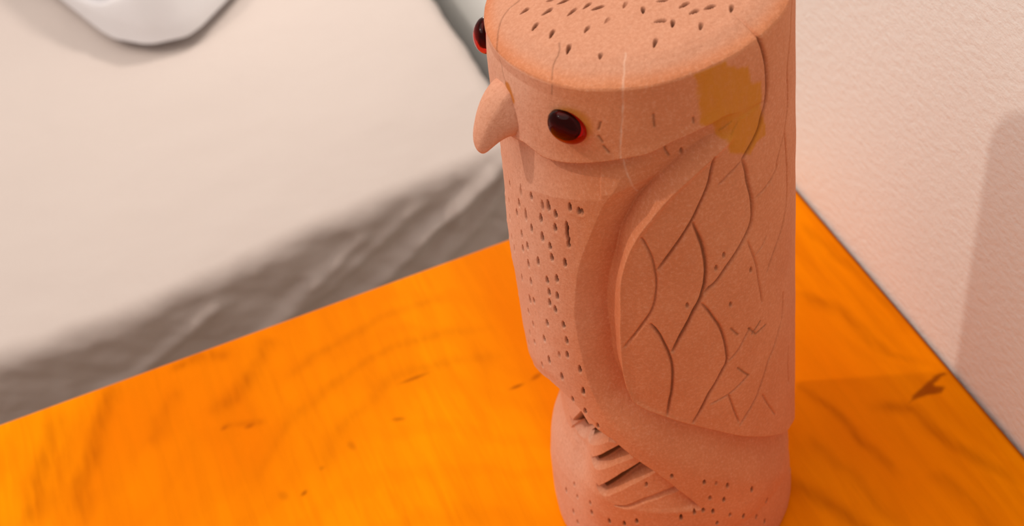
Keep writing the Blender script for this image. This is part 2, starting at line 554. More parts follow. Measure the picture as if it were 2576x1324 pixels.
def pillow(name, outline, centre, thick, zbase, seed, label):
    """soft pillow over a rounded outline"""
    pl = [tuple(q) for q in outline]
    for _ in range(2):
        o = []
        for p, q in zip(pl, pl[1:] + pl[:1]):
            o += [(p[0] * .86 + q[0] * .14, p[1] * .86 + q[1] * .14), (p[0] * .14 + q[0] * .86, p[1] * .14 + q[1] * .86)]
        pl = o
    P = np.array(pl + pl[:1])
    L = np.concatenate([[0], np.cumsum(np.hypot(*np.diff(P, axis=0).T))])
    na, nr = 320, 64
    s = np.linspace(0, L[-1], na, endpoint=False)
    R = np.stack([np.interp(s, L, P[:, 0]), np.interp(s, L, P[:, 1])], -1)
    rho = np.sin(np.linspace(0.02, 1, nr) * math.pi / 2)
    C = np.array(centre)
    XY = C + (R[None] - C) * rho[:, None, None]
    X, Y = XY[..., 0], XY[..., 1]
    h = thick * (1 - rho[:, None] ** 2.6) ** 0.72
    h = np.broadcast_to(h, X.shape)
    r = rho[:, None]
    front = np.exp(-((R[None, :, 0] + 0.125) / 0.075) ** 2) * (R[None, :, 1] < 0.87)
    cr = 0.012 * fbm(X / 0.07, Y / 0.09, seed) * (1 - r ** 6)
    fold = r - 0.90 + 1.1 * (X + 0.13)
    cr = cr + front * (-0.028 * np.exp(-(fold / 0.022) ** 2) + 0.014 * np.exp(-((fold - 0.05) / 0.04) ** 2))
    cr = cr + front * 0.006 * fbm(X / 0.018, Y / 0.03, seed + 5) * np.exp(-((r - 0.9) / 0.07) ** 2)
    top = 0.010 + h + cr * (r < 0.995)
    bot = np.zeros_like(top) + 0.010 * r ** 8
    co = np.concatenate([np.stack([X, Y, top], -1).reshape(-1, 3), np.stack([X, Y, bot], -1).reshape(-1, 3)])
    co[:, 2] += zbase
    I = np.arange(na * nr).reshape(nr, na)
    J = np.roll(I, -1, 1)
    q = np.stack([I[:-1], I[1:], J[1:], J[:-1]], -1).reshape(-1, 4)
    n = na * nr
    rim = np.stack([I[-1], I[-1] + n, J[-1] + n, J[-1]], -1)
    half = na // 2
    cap = np.stack([I[0, :half - 1], I[0, 1:half], I[0, ::-1][:half - 1], I[0, ::-1][1:half]], -1)
    capq = np.stack([I[0, :half - 1], I[0, 1:half], I[0, ::-1][1:half], I[0, ::-1][:half - 1]], -1)
    q = np.concatenate([q, (q + n)[:, ::-1], rim, capq, (capq + n)[:, ::-1]])
    ob = quads_obj(name, co - np.array([C[0], C[1], zbase]), q, M_PILLOW)
    ob.location = (C[0], C[1], zbase)
    tag(ob, label, 'pillow')
    return ob
pillow('pillow', [(-0.168, 0.792), (-0.138, 0.762), (-0.100, 0.755), (-0.03, 0.82), (0.045, 0.93), (0.068, 1.05), (0.050, 1.27), (-0.28, 1.27), (-0.275, 1.07), (-0.205, 0.90)], (-0.100, 1.02), 0.150, 0.3386, 61, 'white pillow with a creased corner, lying at the top left of the bed')

# ------------------------------------------------------------------ carved owl
# all carving below is in millimetres on the unrolled log: u = 50 mm * angle from the side facing the room, v = height
RZ=[(0,49.69,50.05),(2,49.74,50.15),(4,49.78,50.24),(6,49.82,50.26),(8,49.86,50.22),(10,49.86,50.17),(12,49.81,50.12),(14,49.77,50.07),(16,49.72,50.02),(18,49.67,49.98),(20,49.62,49.95),(22,49.55,49.92),(24,49.47,49.9),(26,49.39,49.88),(28,49.31,49.87),(30,49.23,50.22),(32,49.07,50.57),(34,48.83,50.74),(36,48.59,50.9),(38,48.35,51.05),(40,48.11,51.16),(42,47.62,51.16),(44,47.12,51.16),(46,46.62,51.16),(48,46.12,51.15),(50,45.49,51.15),(52,44.72,51.15),(54,43.95,51.14),(56,43.16,51.12),(58,42.06,51.11),(60,41.96,51.09),(62,42.7,51.08),(64,43.96,51.06),(66,45.22,51.05),(68,46.22,51.03),(70,47.11,51.02),(72,48.01,51.01),(74,48.91,50.99),(76,49.65,50.98),(78,49.95,50.95),(80,50.25,50.92),(82,50.55,50.9),(84,50.85,50.87),(86,51.03,50.84),(88,51.2,50.81),(90,51.38,50.79),(92,51.46,50.76),(94,51.45,50.73),(96,51.44,50.7),(98,51.43,50.67),(100,51.42,50.65),(102,51.41,50.62),(104,51.42,50.59),(106,51.44,50.56),(108,51.46,50.54),(110,51.47,50.51),(112,51.49,50.48),(114,51.5,50.45),(116,51.48,50.43),(118,51.45,50.4),(120,51.43,50.37),(122,51.4,50.35),(124,51.38,50.32),(126,51.35,50.3),(128,51.33,50.28),(130,51.31,50.26),(132,51.31,50.23),(134,51.34,50.21),(136,51.37,50.19),(138,51.41,50.16),(140,51.44,50.14),(142,51.47,50.12),(144,51.5,50.1),(146,51.53,50.07),(148,51.56,50.05),(150,51.6,50.03),(152,51.6,50),(154,51.52,49.98),(156,51.44,49.96),(158,51.36,49.93),(160,51.28,49.91),(162,51.2,49.89),(164,51.12,49.87),(166,51.04,49.84),(168,50.94,49.82),(170,50.81,49.8),(172,50.68,49.77),(174,50.55,49.75),(176,50.43,49.73),(178,50.3,49.71),(180,50.17,49.68),(182,50.04,49.65),(184,49.92,49.62),(186,49.79,49.6),(188,49.7,49.57),(190,49.6,49.54),(192,49.5,49.51),(194,49.4,49.48),(196,49.31,49.46),(198,49.21,49.43),(200,49.2,49.4),(202,49.19,49.37),(204,49.19,49.34),(206,49.18,49.32),(208,49.2,49.29),(210,49.23,49.26),(212,49.26,49.23),(214,49.29,49.21),(216,49.32,49.18),(218,49.33,49.15),(220,49.3,49.12),(222,49.28,49.09),(224,49.26,49.07),(226,49.24,49.04),(228,49.19,49.01),(230,49.11,48.98),(232,49.04,48.95),(234,48.96,48.93),(236,48.89,48.9),(238,48.72,48.87),(240,48.54,48.84),(242,48.36,48.81),(244,48.17,48.79),(246,47.97,48.76),(248,47.67,48.73),(260,48.5,49),(280,48.5,49)]
CHIN=[(-71.38,212.71),(-52.16,219.73),(-44.13,222.55),(-39.49,221.55),(-36.49,220.43),(-32.08,220.79),(-27.92,221.51),(-23.2,222.6),(-17.75,224.18),(-13.03,225.48),(-7.32,227),(1.29,228.54),(1.96,229.29),(6.47,231.27),(10.99,232.68),(16.79,233.82),(21.65,234.93),(25.47,235.66),(28.91,234.52),(37.96,231.67)]
FACET=[(-51.64,197.47),(-41.5,202.85),(-34.75,204.21),(-28.75,206.15),(-22.07,207.54),(-15.17,208.73)]
W_IN=[(26.26,225.63),(20.74,222.3),(11.81,216.41),(5.22,210.16),(-0.14,202.72),(-4.63,196.1),(-8.63,187.38),(-11.34,177.46),(-12.14,172.23),(-12.9,158.86),(-13.75,149.95),(-13.94,140.95),(-14.09,131.68),(-13.36,123.32),(-12.1,117.82),(-11.53,115.06),(-9.12,112.85),(-7.8,111.52),(0.25,106.38),(9.15,99.9),(17.42,93.55),(23.48,87.64),(30.15,81.58),(37.87,74.84),(47.7,65.98),(53.97,60.1),(60.82,56.59),(63.59,60.55)]
W_OUT=[(23.21,229.25),(20.15,228.43),(12.13,223.89),(6.9,218.96),(0.35,211.63),(-4.6,206),(-9.11,197.89),(-11.59,193.4),(-14.27,182.71),(-16.88,174.37),(-18.69,166.99),(-20.08,159.34),(-20.27,150.53),(-19.8,146.21),(-19.87,132.42),(-18.71,125.74),(-16.18,119.75),(-14.63,115.49),(-10.67,110.47),(-7.91,109.55),(0.16,104.39),(9.08,97.9),(17.36,91.53),(23.41,85.43),(30.1,79.2),(37.84,72.39),(47.7,63.46),(54,56.88),(61.03,50.13)]
CH=[(37.99,232.86),(28.92,234.97),(21.76,235.34),(8.74,231.74),(-1.16,227.99),(-6.75,225.85),(-8.22,220.33),(-10.37,214.42),(-15.06,207.79),(-18.38,199.25),(-22.44,188.49),(-26.23,178.27),(-28.56,165.28),(-29.89,155.59),(-30.1,151.63),(-30.04,144.48),(-29.52,135.53),(-28.83,127.77),(-27.81,119.6),(-26.39,114.07),(-24.45,107.3),(-21.64,99.61),(-16.11,92.54),(-7.94,82.73),(4.49,71.89),(24.29,55.62),(40.23,43.81),(63.81,20)]
FOOT=[(11.22,48.47),(-1.62,48.65),(-11.3,48.61),(-20.18,48.79),(-28.24,49.04),(-35.22,48.35),(-43.45,47.22),(-50.1,49.31),(-52.55,59.09),(-57.77,61.71),(-44.6,80.83),(-28.9,94.68),(-20.88,90.82),(-14.28,83.82),(-6.75,76.3),(-0.73,68.82),(2.78,62.68),(6.77,56.57)]
FOOTHEM=[(-44.72,80.4),(-28.9,94.68),(-20.88,90.82),(-14.28,83.82),(-6.75,76.3),(-0.73,68.82),(2.78,62.68),(6.77,56.57),(11.22,48.47)]
GOLD=[(15.68,253.78),(21.75,255.44),(25.94,255.16),(27.45,251.05),(34.18,247.8),(34.93,242.11),(40.1,240.14),(39.88,230.1),(41.91,222.62),(41.46,218.07),(36.93,218.72),(34.6,214.97),(25.78,219.9),(25.43,226.02),(22.67,228.43),(21.77,231.6),(16.17,235.96),(16.17,247.16)]
GROOVES=[([(20.71,221.38),(19.31,213.84),(17.92,209.67),(15.29,204.34),(12.82,198.78),(9.81,193.95),(6.02,187.85),(0.7,179.95)],0.8,0.9),
([(12.73,196.92),(14.73,190.03),(16.02,183.61),(16.42,177.42),(15.83,169.42),(15.47,168.09),(14.01,162.33),(11.35,158.17),(8.97,152.39),(6.29,146.91),(3.55,140.29)],0.95,1.1),
([(31.24,215.24),(27.3,212.9),(21.99,209.75)],0.55,0.45),
([(31.24,215.24),(32.6,209.47),(33.05,205.61),(34.46,199.08),(34.94,193.01),(34.61,187.38),(32.92,183.75),(29.74,180.19),(26.02,175.91),(22.43,171.73),(18.98,167.64),(17.02,167.02),(15.19,164.41)],0.9,0.9),
([(53.79,211.19),(50.37,207),(47.87,202.91),(48.34,200.63),(43.87,198.28),(39.98,196.88),(36.47,196.23)],0.6,0.5),
([(53.79,211.19),(54.98,203.42),(56.27,194.75),(56.13,194.44),(56.05,182.72),(53.5,174.79),(49.21,168.98),(45,164.14),(41.75,159.16)],0.7,0.6),
([(41.51,176.03),(39.07,172.56),(35.94,171.15)],0.45,0.35),
([(32.42,179.68),(34.69,172.44),(36.28,165.91),(37.2,156.74),(38.26,152.22),(38.64,146.66)],0.6,0.5),
([(-4.18,194.16),(-3.24,192.16),(-1.28,186.15),(-0.43,180.47),(-0.07,173.5),(-0.87,166.65),(-2.36,160.81),(-5.32,155.67),(-7.92,150.75),(-12.71,142.99)],0.7,0.7),
([(-3.15,154.35),(-1.09,150.72),(0.76,145.65),(2.54,138.19),(3.18,132.13),(2.87,125.16),(1.91,117.65),(1.41,115.79),(0.12,107.56)],0.8,1.0),
([(14.26,160.54),(17.25,154.55),(20.35,147.35),(21.88,140.72),(22.73,133.9),(22.94,127.73),(20.71,124.32),(17.78,118.74),(15.27,114.67),(12.45,107.88),(9.21,101.62)],0.75,0.9),
([(22.94,127.73),(27.44,130.95),(30.69,136.05),(32.78,138.18)],0.6,0.5),
([(51.01,127.04),(45.67,118.48),(41.67,114.04),(39.01,107.68),(36.99,103.53),(35.6,100.54),(31.93,96.09),(27.08,90.47)],0.7,0.6),
([(22.82,110.51),(24.71,101.37),(26.69,92.5)],0.6,0.6),
([(15.95,109.17),(22.82,110.51),(25.06,111.67),(28.96,113.36),(31.44,114.9)],0.55,0.55),
([(38.28,98.77),(42.9,86.23),(45.53,80.59)],0.5,0.5),
([(52.2,139.66),(52.16,131.95),(51.01,127.04)],0.6,0.5),
([(57.87,106.67),(56.75,97.44),(57.75,86.13)],0.7,0.6),
([(62.4,255.23),(61.58,247.93),(58.88,240.48),(56.27,234.17),(57.21,223.04),(56.44,217.04),(54.77,214.54),(53.79,211.19)],0.6,0.6),
([(36.74,258.92),(38.78,254.39),(41.3,248.15),(42.88,243.21),(42.94,236.46),(42.93,235.01),(41.87,230.21),(40.19,227.68),(39.06,223.62),(36.3,220.26),(33.41,217.43),(31.24,215.24)],0.95,1.1)]
PITS=[(-60.95,192.58,1,0.5),(-51.44,196.83,1.6,0.4),(-44.71,198.76,1,1),(-53.43,189.96,1.1,0.8),(-63.83,182.64,0.9,0.4),(-56.13,183.75,1,0.9),(-49.29,187.75,1.7,0.6),(-64.44,174.75,0.9,0.4),(-39.23,197.92,1.4,0.5),(-36.36,199.51,1.5,1.4),(-33.54,197.25,1.1,1.1),(-27.2,203.14,1.1,1.1),(-23.97,202.57,1,0.9),(-22.92,202.52,0.9,0.7),(-40.77,191.66,1.2,1.1),(-46.31,183.85,1.1,1),(-53.38,176.16,1.1,0.7),(-34.38,191.01,1.1,1),(-29.34,193.95,1.3,0.9),(-29.54,191.14,1.6,1),(-29.3,188.88,1,0.8),(-40.78,183.57,1.3,1.2),(-64.24,165.68,1,0.4),(-49.79,173.56,1.1,0.9),(-53.2,169.74,1,0.8),(-61.93,162.36,1.1,0.4),(-37.48,181.28,1,1.1),(-29.37,186.27,1.1,0.9),(-37.13,176.46,1.1,1.1),(-31.65,176.83,1.2,1.1),(-44.02,170.66,1.2,0.9),(-50.22,164.96,1.2,0.8),(-57.21,152.39,1.1,0.5),(-49.97,156.78,1.1,0.7),(-40.31,164.3,1.1,1.1),(-35.8,167.56,1.1,1),(-40.06,158.68,1.1,1),(-36.46,159.1,1.1,1.1),(-40.41,153.48,1.1,1.2),(-37.98,151.69,1.1,1),(-52.83,145.35,1.4,0.8),(-49.64,147.44,0.9,0.8),(-56.52,135.62,1,0.7),(-54.13,131.18,1,0.5),(-43.3,141.15,1.1,1.1),(-35.26,145.6,1.1,1.1),(-59.02,121.92,1,0.4),(-46.94,129.94,1.1,1.1),(-34.86,137.71,1.2,0.9),(-62.86,112.33,1,0.4),(-55.43,120.34,0.8,0.6),(-35.61,129.67,1.1,1),(-39.6,127.04,1,0.4),(-45.64,119.73,1.3,0.9),(-51.45,111.81,1,0.7),(-30.75,124.9,1.2,1.1),(-39.68,115.36,1.2,1.1),(-30.31,113.53,1.2,1.1),(-30.56,112.98,1,0.9),(-36.14,104.82,1,0.9),(-30.77,101.87,1,0.9),(-26.03,96.08,1,0.8),(0.18,72.49,0.8,0.7),(11.96,65.69,0.8,0.8),(13.84,55.2,0.8,0.6),(14.81,46.15,0.9,0.9),(11.03,48.54,0.8,0.8),(7.66,48.39,0.9,0.8),(2.52,46.3,1.1,1),(-14.42,42.69,1,0.8),(-19.64,38.76,1,0.9),(-26.34,36.29,1.1,1),(-35.4,34.51,1,0.8),(-35.65,40.42,0.9,0.5),(-48.2,22.47,1.1,0.7),(-44.64,35.43,0.8,0.4),(-52.81,31.57,1,0.6),(-45.85,17.59,1,0.5),(-46.92,40.76,0.8,0.4),(-9.87,63.91,0.8,0.6),(16.52,62.88,0.7,0.4),(21.06,58.9,0.9,0.7),(31.89,48.22,1.1,0.9),(19.37,51.2,0.9,0.8),(41.08,30.92,1.1,0.9),(21.75,39.58,0.8,0.6),(28.05,33.54,1,0.9),(35.42,25.56,1,0.6),(40.28,17.45,1,0.7),(16.36,37.29,0.8,0.7),(22.83,179.48,0.8,0.5),(19.88,175.06,0.8,0.5),(24.74,155.45,0.8,0.5),(9.35,161.77,0.8,0.5),(33.53,166.2,0.8,0.5),(11.29,224.25,0.8,0.5)]
SCRATCH=[[(-13.68,240.37),(-14.47,237.53)],
[(-14.57,234.81),(-13.59,232.98)],
[(-13.29,231.05),(-11.85,229.01)],
[(2.5,242.82),(2.69,238.51)],
[(5.63,227.82),(5.76,226.15),(6.96,223.34)],
[(14.44,238.69),(14.59,237.05)],
[(31.97,138.77),(35.23,133.6),(40.41,133.94)],
[(24.8,143.53),(27.25,138.85)],
[(26.84,122),(31.44,114.9)],
[(37.57,138.12),(33.55,134.87)]]
SLOTS=[([(-49.98,70.66),(-33.95,89.91)],1.8,2.6,6.0),
([(-40.27,71.79),(-26.67,87.67),(-21.37,89.96)],0.7,1.5,5.0),
([(-33.02,66.3),(-24.07,76.39),(-15.37,84.74)],0.9,1.5,6.0),
([(-28.21,55.28),(-18.1,67.04),(-7.47,76.86)],0.9,1.5,6.0),
([(-24.12,48.23),(-17.98,50.59),(-10.89,55.96),(-3.03,59.66),(3.5,61.56)],0.3,0.6,1.6)]
CRACK=[(-5.83,253.59),(-6.67,243.28),(-7.71,235.04),(-8.25,228.92),(-8.01,223.48),(-6.9,217.97),(-5.77,212.37),(-4.76,208.76)]
CRACK_CAP=[(-4.11,38.49),(-4.91,42.24),(-5.69,48.2)]
PENCIL_CAP=[[(-35.9,3.54),(-39.58,6.26),(-42.17,10),(-43.22,15.36),(-42.87,21.36)],[(-23.42,28.86),(-23.71,32.2),(-25.62,35.68),(-26.47,39.75)]]
PENCIL=[[(-55.61,250.39),(-54.07,245.39),(-51.55,240.74)],[(-28.73,252.78),(-29.38,248.69)]]
CAP_PITS=[(-34.23,9.63,-0.65,1,1.2),(-27.14,13.01,-0.64,1.2,1),(-22.09,9.85,-0.36,1.2,1),(-19.5,15.73,-0.76,1.2,0.8),(-14.84,14.38,-0.76,1,0.9),(-11.61,16.46,-0.27,1.2,1),(-26.11,7.59,-0.21,0.8,0.6),(-3.49,17.13,-1.17,0.9,0.5),(-30.93,18.82,-1.04,1,1.1),(-25.76,23.84,-1.24,1.1,1.1),(-20.89,32.03,-1.33,1.1,1.3),(-15.22,25.32,-1.06,0.9,0.8),(-11.54,37.62,-1.39,0.7,0.8),(-8.99,22.88,-0.96,0.9,0.4),(1.72,21.1,-1.52,0.9,1),(7.61,17.92,-0.04,1,1),(13.89,21.19,-0.6,1.1,1.2),(16.49,24.81,-0.48,1,0.9),(21.22,23.51,-0.37,1.1,1.1),(27.37,25.05,-1.36,1,0.9),(6.45,26.87,-0.05,1.1,0.9),(10.02,28.74,-1.45,1,1),(17.98,31.54,-1.36,1,0.8),(4.45,36.04,-1.3,1.1,0.9)]
HEM_LINE=[(-400,70),(-95,72),(-83,80),(-75,88),(-62,97),(-50,103),(-42,104),(-36,101),(-27.2,93),(-20.8,90.8),(-14.3,83.5),(-6.75,76.3),(1.5,70.8),(11.6,63.9),(24.3,55.6),(40.2,43.8),(63.8,20),(106,-10)]
E_AX = np.array([0.92204159, -0.38709083, 0.0])
N_AX = np.array([-0.38709083, -0.92204159, 0.0])
UB = math.radians(-62.0) * 50            # the beak's meridian
def owl():
    root = empty('owl_figurine', (0, 0, TOP))
    tag(root, 'hand carved pale wooden owl with red glass eyes, standing on the orange table', 'figurine')
    RZa = np.array(RZ)
    H = 253.8
    # ---- parameter grid
    du = 0.28
    fine = np.arange(-100 * math.pi / 180 * 50, 104 * math.pi / 180 * 50, du)
    rest = np.arange(fine[-1] + 0.6, fine[0] + 2 * math.pi * 50 - 0.3, 1.0)
    u1 = np.concatenate([fine, rest])
    th = u1 / 50.0
    v_side = np.arange(0.6, H - 0.8, 0.28)
    th0 = th.copy()
    # mirrored angle for the far side
    def wrap(a): return (a + math.pi) % (2 * math.pi) - math.pi
    far = np.abs(wrap(th)) * 0
    a = wrap(th)
    mir = wrap(2 * UB / 50 - a)
    a_deg = np.degrees(a)
    use_m = (a_deg < -101.5) | (a_deg > 118)
    U1 = np.where(use_m, mir * 50, a * 50)
    U, V = np.meshgrid(U1, v_side)
    TH = U / 50.0
    # ---- the turned log: profile of the room side, and of the belly, whose underside sweeps up towards the viewer
    full_l = np.interp(np.maximum(V, 84), RZa[:, 0], RZa[:, 1])
    bel = np.interp(U, *np.array(BELLY_EDGE).T)
    base = np.interp(V, *np.array(STAND_PROFILE).T)
    base = base + (np.minimum(full_l, 49.8) - base) * sstep(U, -46, -24)
    left = base + (full_l - base) * sstep(V - bel, -1.5, 1.0) - 1.2 * np.exp(-((V - bel - 1) / 5.0) ** 2) * (1 - sstep(U, -46, -24))
    w = np.clip((-np.degrees(TH) - 18) / 40, 0, 1)
    w = w * w * (3 - 2 * w)
    act = np.broadcast_to(a_deg, U.shape)
    far_l = np.where((act < -101.5), 1 - sstep(-act, 130, 165), 0)
    base2 = np.interp(V, *np.array(STAND_PROFILE).T)
    left = np.where(act < -101.5, base2 + (np.interp(np.maximum(V, 84), RZa[:, 0], RZa[:, 1]) - base2) * sstep(V - 71, -1.5, 1.0), left)
    w = np.where(act < -101.5, far_l, w)
    R = left * w + np.interp(V, RZa[:, 0], RZa[:, 2]) * (1 - w)
    # ---- regions
    chin = smoothline(CHIN)
    cu, cv = np.array(chin).T
    chin_v = np.interp(U, cu, cv)
    W_INs, W_OUTs, CHs = smoothline(W_IN[:-1]), smoothline(W_OUT), smoothline(CH)
    G20 = smoothline(GROOVES[-1][0])
    g20up = [p for p in G20 if p[1] > 231][::-1]
    right_in = [(106, 22), (106, 300), (36.7, 300)]
    P_IN = W_INs + right_in + g20up[::-1] + [(37, 231.5), (30, 231)]
    P_OUT = W_OUTs + [(106, 12), (106, 300), (36.7, 300)] + g20up[::-1] + [(37, 232), (28, 232)]
    P_CH = CHs + [(106, -20), (106, 300), (36.7, 300)] + g20up[::-1]
    inW = inpoly(U, V, P_IN)
    inO = inpoly(U, V, P_OUT)
    inC = inpoly(U, V, P_CH)
    d_in, _ = pdist(U, V, W_INs)
    d_out, _ = pdist(U, V, W_OUTs)
    chl = [p for p in CHs if p[1] < 222]
    d_ch, _ = pdist(U, V, chl)
    D = np.zeros(U.shape)
    t = d_ch / (d_ch + d_out + 1e-6)
    low = sstep(118 - V, 0, 22)
    topf = 1 - sstep(V, 206, 236)
    scoop = -(7.0 * topf * (1 - low) * np.clip(t * 1.05, 0, 1) + 6.0 * low * sstep(t, 0.0, 1.05) * (0.75 + 0.25 * t))
    t2 = d_out / (d_out + d_in + 1e-6)
    edge_depth = -(7.0 * topf * (1 - low) + 6.0 * low)
    ridge = edge_depth * (1 - t2 ** (1.5 - 0.7 * sstep(V, 170, 200)))
    rim = 0.8 * np.exp(-(d_in / 1.2) ** 2) * (1 - low)        # the proud rolled edge of the wing
    D = np.where(inW, rim, np.where(inO, ridge + rim * t2, np.where(inC, scoop, 0)))
    # ---- neck under the chin
    fl = smoothline(FACET)
    fu, fv = np.array(fl).T
    f_v = np.where(U > -16, np.minimum(211 + (U + 16) * 0.25, chin_v - 12), np.interp(U, fu, fv))
    nk = np.clip((V - f_v) / (chin_v - f_v), 0, 1)
    neck = -3.8 * nk * sstep(U, -74, -46) * (1 - sstep(U, 14, 30))
    under = sstep(chin_v - V, 0.0, 0.9)
    inHead = (V > chin_v) & (U < 45)
    inHead &= ~inW
    D = D + np.where(inHead | inW, 0, neck * under * np.where(inO, np.clip(1 - 1.3 * t2, 0, 1), 1))
    # small proud roll along the chin line of the head
    D += np.where(inHead, 0.35 * np.exp(-((V - chin_v) / 2.5) ** 2) * sstep(U, -70, -48) * (1 - sstep(U, 22, 34)), 0)
    # ---- foot recess, its toes and the slots between them
    FT = FOOT
    inF = inpoly(U, V, FT)
    d_hem, _ = pdist(U, V, FOOTHEM)
    d_low, _ = pdist(U, V, FOOT[:10])
    dp = 3.4 * np.clip(d_low / (d_low + d_hem + 1e-6) * 1.15, 0, 1) * sstep(d_low, 0, 3) * sstep(d_hem, 0, 0.7)
    D = np.where(inF, D - dp, D)
    dark = np.zeros(U.shape)
    for si, (ln, w0, w1, dep) in enumerate(SLOTS):
        inS = (inF | (V < np.interp(U, *np.array(HEM_LINE).T) + 1.5)) if si == 0 else inF
        d, tt = pdist(U, V, ln)
        # upper side steep, lower side a long ramp
        vl = np.interp(U, [p[0] for p in ln], [p[1] for p in ln])
        w0, w1 = w0 * 1.25, w1 * 1.25
        ww = w0 + (w1 - w0) * tt
        ww = np.where(V < vl, ww * 2.3, ww)
        g = np.clip(1 - d / (ww * 1.35), 0, 1)
        prof = np.minimum(1, g * 1.8)
        D -= dep * prof * (0.5 + 0.5 * tt) * np.where(inS, 1, 0)
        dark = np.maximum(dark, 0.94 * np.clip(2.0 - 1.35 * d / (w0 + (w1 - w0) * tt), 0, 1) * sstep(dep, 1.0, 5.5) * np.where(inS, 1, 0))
    # ---- grooves between the feathers
    gr = np.zeros(U.shape)
    gmask = (U > -22) & (U < 110) & (V > 40)
    rows = np.where(gmask.any(1))[0]
    cols = np.where(gmask.any(0))[0]
    r0, r1 = rows[0], rows[-1] + 1
    def local(line, pad):
        lu = [p[0] for p in line]
        lv = [p[1] for p in line]
        rs = np.where((v_side > min(lv) - pad) & (v_side < max(lv) + pad))[0]
        cs = np.where((U1 > min(lu) - pad) & (U1 < max(lu) + pad))[0]
        if not len(rs) or not len(cs):
            return None
        return np.ix_(rs, cs)
    wob = 0.22 * fbm(U / 6, V / 6, 71)
    for (ln, wd, dep) in GROOVES:
        ln = smoothline(ln)
        ix = local(ln, 4)
        if ix is None: continue
        d, tt = pdist(U[ix] + wob[ix], V[ix] + wob[ix], ln)
        tap = 0.55 + 0.45 * np.minimum(1, np.minimum(tt, 1 - tt) * 8)
        ww = wd * (0.85 + 0.3 * vnoise(U[ix] / 5, V[ix] / 5, 72))
        g = np.exp(-(d / (ww * 0.80)) ** 2) * tap
        gr[ix] = np.maximum(gr[ix], g * dep)
    D -= gr * 1.35
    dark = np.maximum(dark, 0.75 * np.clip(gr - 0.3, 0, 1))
    for ln in SCRATCH:
        ix = local(ln, 3)
        if ix is None: continue
        d, tt = pdist(U[ix] + wob[ix], V[ix], ln)
        g = np.exp(-(d / 0.42) ** 2)
        D[ix] -= 0.35 * g
        dark[ix] = np.maximum(dark[ix], 0.5 * g)
    # ---- gouged nicks of the plumage
    for (pu, pv, ln, dp) in PITS + [(2 * UB - p[0], p[1] + 1.3, p[2], p[3]) for p in PITS if p[1] > 105 and 2 * UB - p[0] < -70]:
        ix = local([(pu, pv)], 6)
        if ix is None: continue
        x = U[ix] - pu
        y = (V[ix] - pv) / ln
        wdt = 0.68 * (1.05 - 0.33 * np.clip((y + 0.4) / 2.2, -1, 1))
        q = (x / wdt) ** 2 + (y / 1.8) ** 2
        g = np.clip(1 - q, 0, 1) ** 0.8
        D[ix] -= 1.5 * dp * g
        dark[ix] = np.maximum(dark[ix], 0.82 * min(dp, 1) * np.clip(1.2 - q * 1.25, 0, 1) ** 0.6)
        # lip of torn fibre under the nick
        D[ix] += 0.12 * dp * np.exp(-(x / 0.9) ** 2 - ((y + 2.5) / 0.7) ** 2)
    # ---- crack, pencil guide lines
    pale = np.zeros(U.shape)
    ln = smoothline(CRACK)
    ix = local(ln, 3)
    d, tt = pdist(U[ix] + 2.2 * wob[ix], V[ix], ln)
    g = np.exp(-(d / 0.30) ** 2) * (0.35 + 0.9 * np.clip(fbm(U[ix] / 3, V[ix] / 3, 73) + 0.2, 0, 1))
    D[ix] -= 0.18 * g
    pale[ix] = np.clip(g, 0, 1) * 0.65
    for ln in PENCIL:
        ix = local(ln, 3)
        if ix is None: continue
        d, tt = pdist(U[ix], V[ix], smoothline(ln))
        dark[ix] = np.maximum(dark[ix], 0.5 * np.exp(-(d / 0.22) ** 2))
    # ---- stains
    wu = U + 1.2 * fbm(U / 3, V / 3, 74)
    wv = V + 1.2 * fbm(U / 3 + 8, V / 3, 75)
    gold = np.zeros(U.shape)
    ix = local(GOLD, 3)
    dg, _ = pdist(wu[ix], wv[ix], GOLD + GOLD[:1])
    gold[ix] = np.where(inpoly(wu[ix], wv[ix], GOLD), 1, -1) * dg
    gold = np.where(gold != 0, sstep(gold, -0.5, 1.0), 0) * 0.80
    stain = np.zeros(U.shape)
    ev = EYES[0]
    q = np.hypot(U - ev[0] - 1.6, V - ev[1] - 1.6)
    stain = np.maximum(stain, 0.85 * (1 - sstep(q, 5.0, 8.2)))
    q, _ = pdist(U, V, [(-50.6, 241), (-48.2, 236.5)])
    stain = np.maximum(stain, 0.9 * (1 - sstep(q, 0.8, 2.2)))
    # ---- knife-worked unevenness
    D += 0.22 * fbm(U / 9, V / 13, 76, 3) + 0.05 * fbm(U / 1.5, V / 5, 77, 2)
    # bottom arris
    D -= 0.8 * (1 - sstep(V, 0, 1.6))
    D = np.where(act < -101.5, D * (1 - (1 - sstep(-act, 101.5, 125)) * (1 - sstep(V, 108, 122))), D)
    RR = R + D
    ang = np.broadcast_to(th, U.shape)
    tilt = 0.085
    es = np.sin(ang)
    # heights follow the slanting cut of the head
    lift = tilt * 48.6 * es * sstep(V, 236, 253.8)
    side = (E_AX[None, None] * (RR * es)[..., None] + N_AX[None, None] * (RR * np.cos(ang))[..., None])
    side[..., 2] = V + lift
    # ---- the crown: bevel and shallow dome
    rad = np.concatenate([np.arange(48.55, 40.0, -0.3), np.arange(40.0, 1.0, -0.33), [0.6]])
    AN, RD = np.meshgrid(th, rad)
    r_rim = RR[-1][None, :]
    RD2 = RD * (1 + (r_rim / 48.75 - 1) * sstep(RD, 20, 48.55))
    z = np.interp(RD, [0, 20, 36, 40.0, 41.8, 47.6, 48.55], [260.8, 260.3, 258.9, 258.2, 257.5, 254.4, 253.6])
    a1 = RD2 * np.sin(AN)
    b1 = RD2 * np.cos(AN)
    z = z + tilt * RD2 * np.sin(AN)
    cd = np.zeros(z.shape)
    cdark = np.zeros(z.shape)
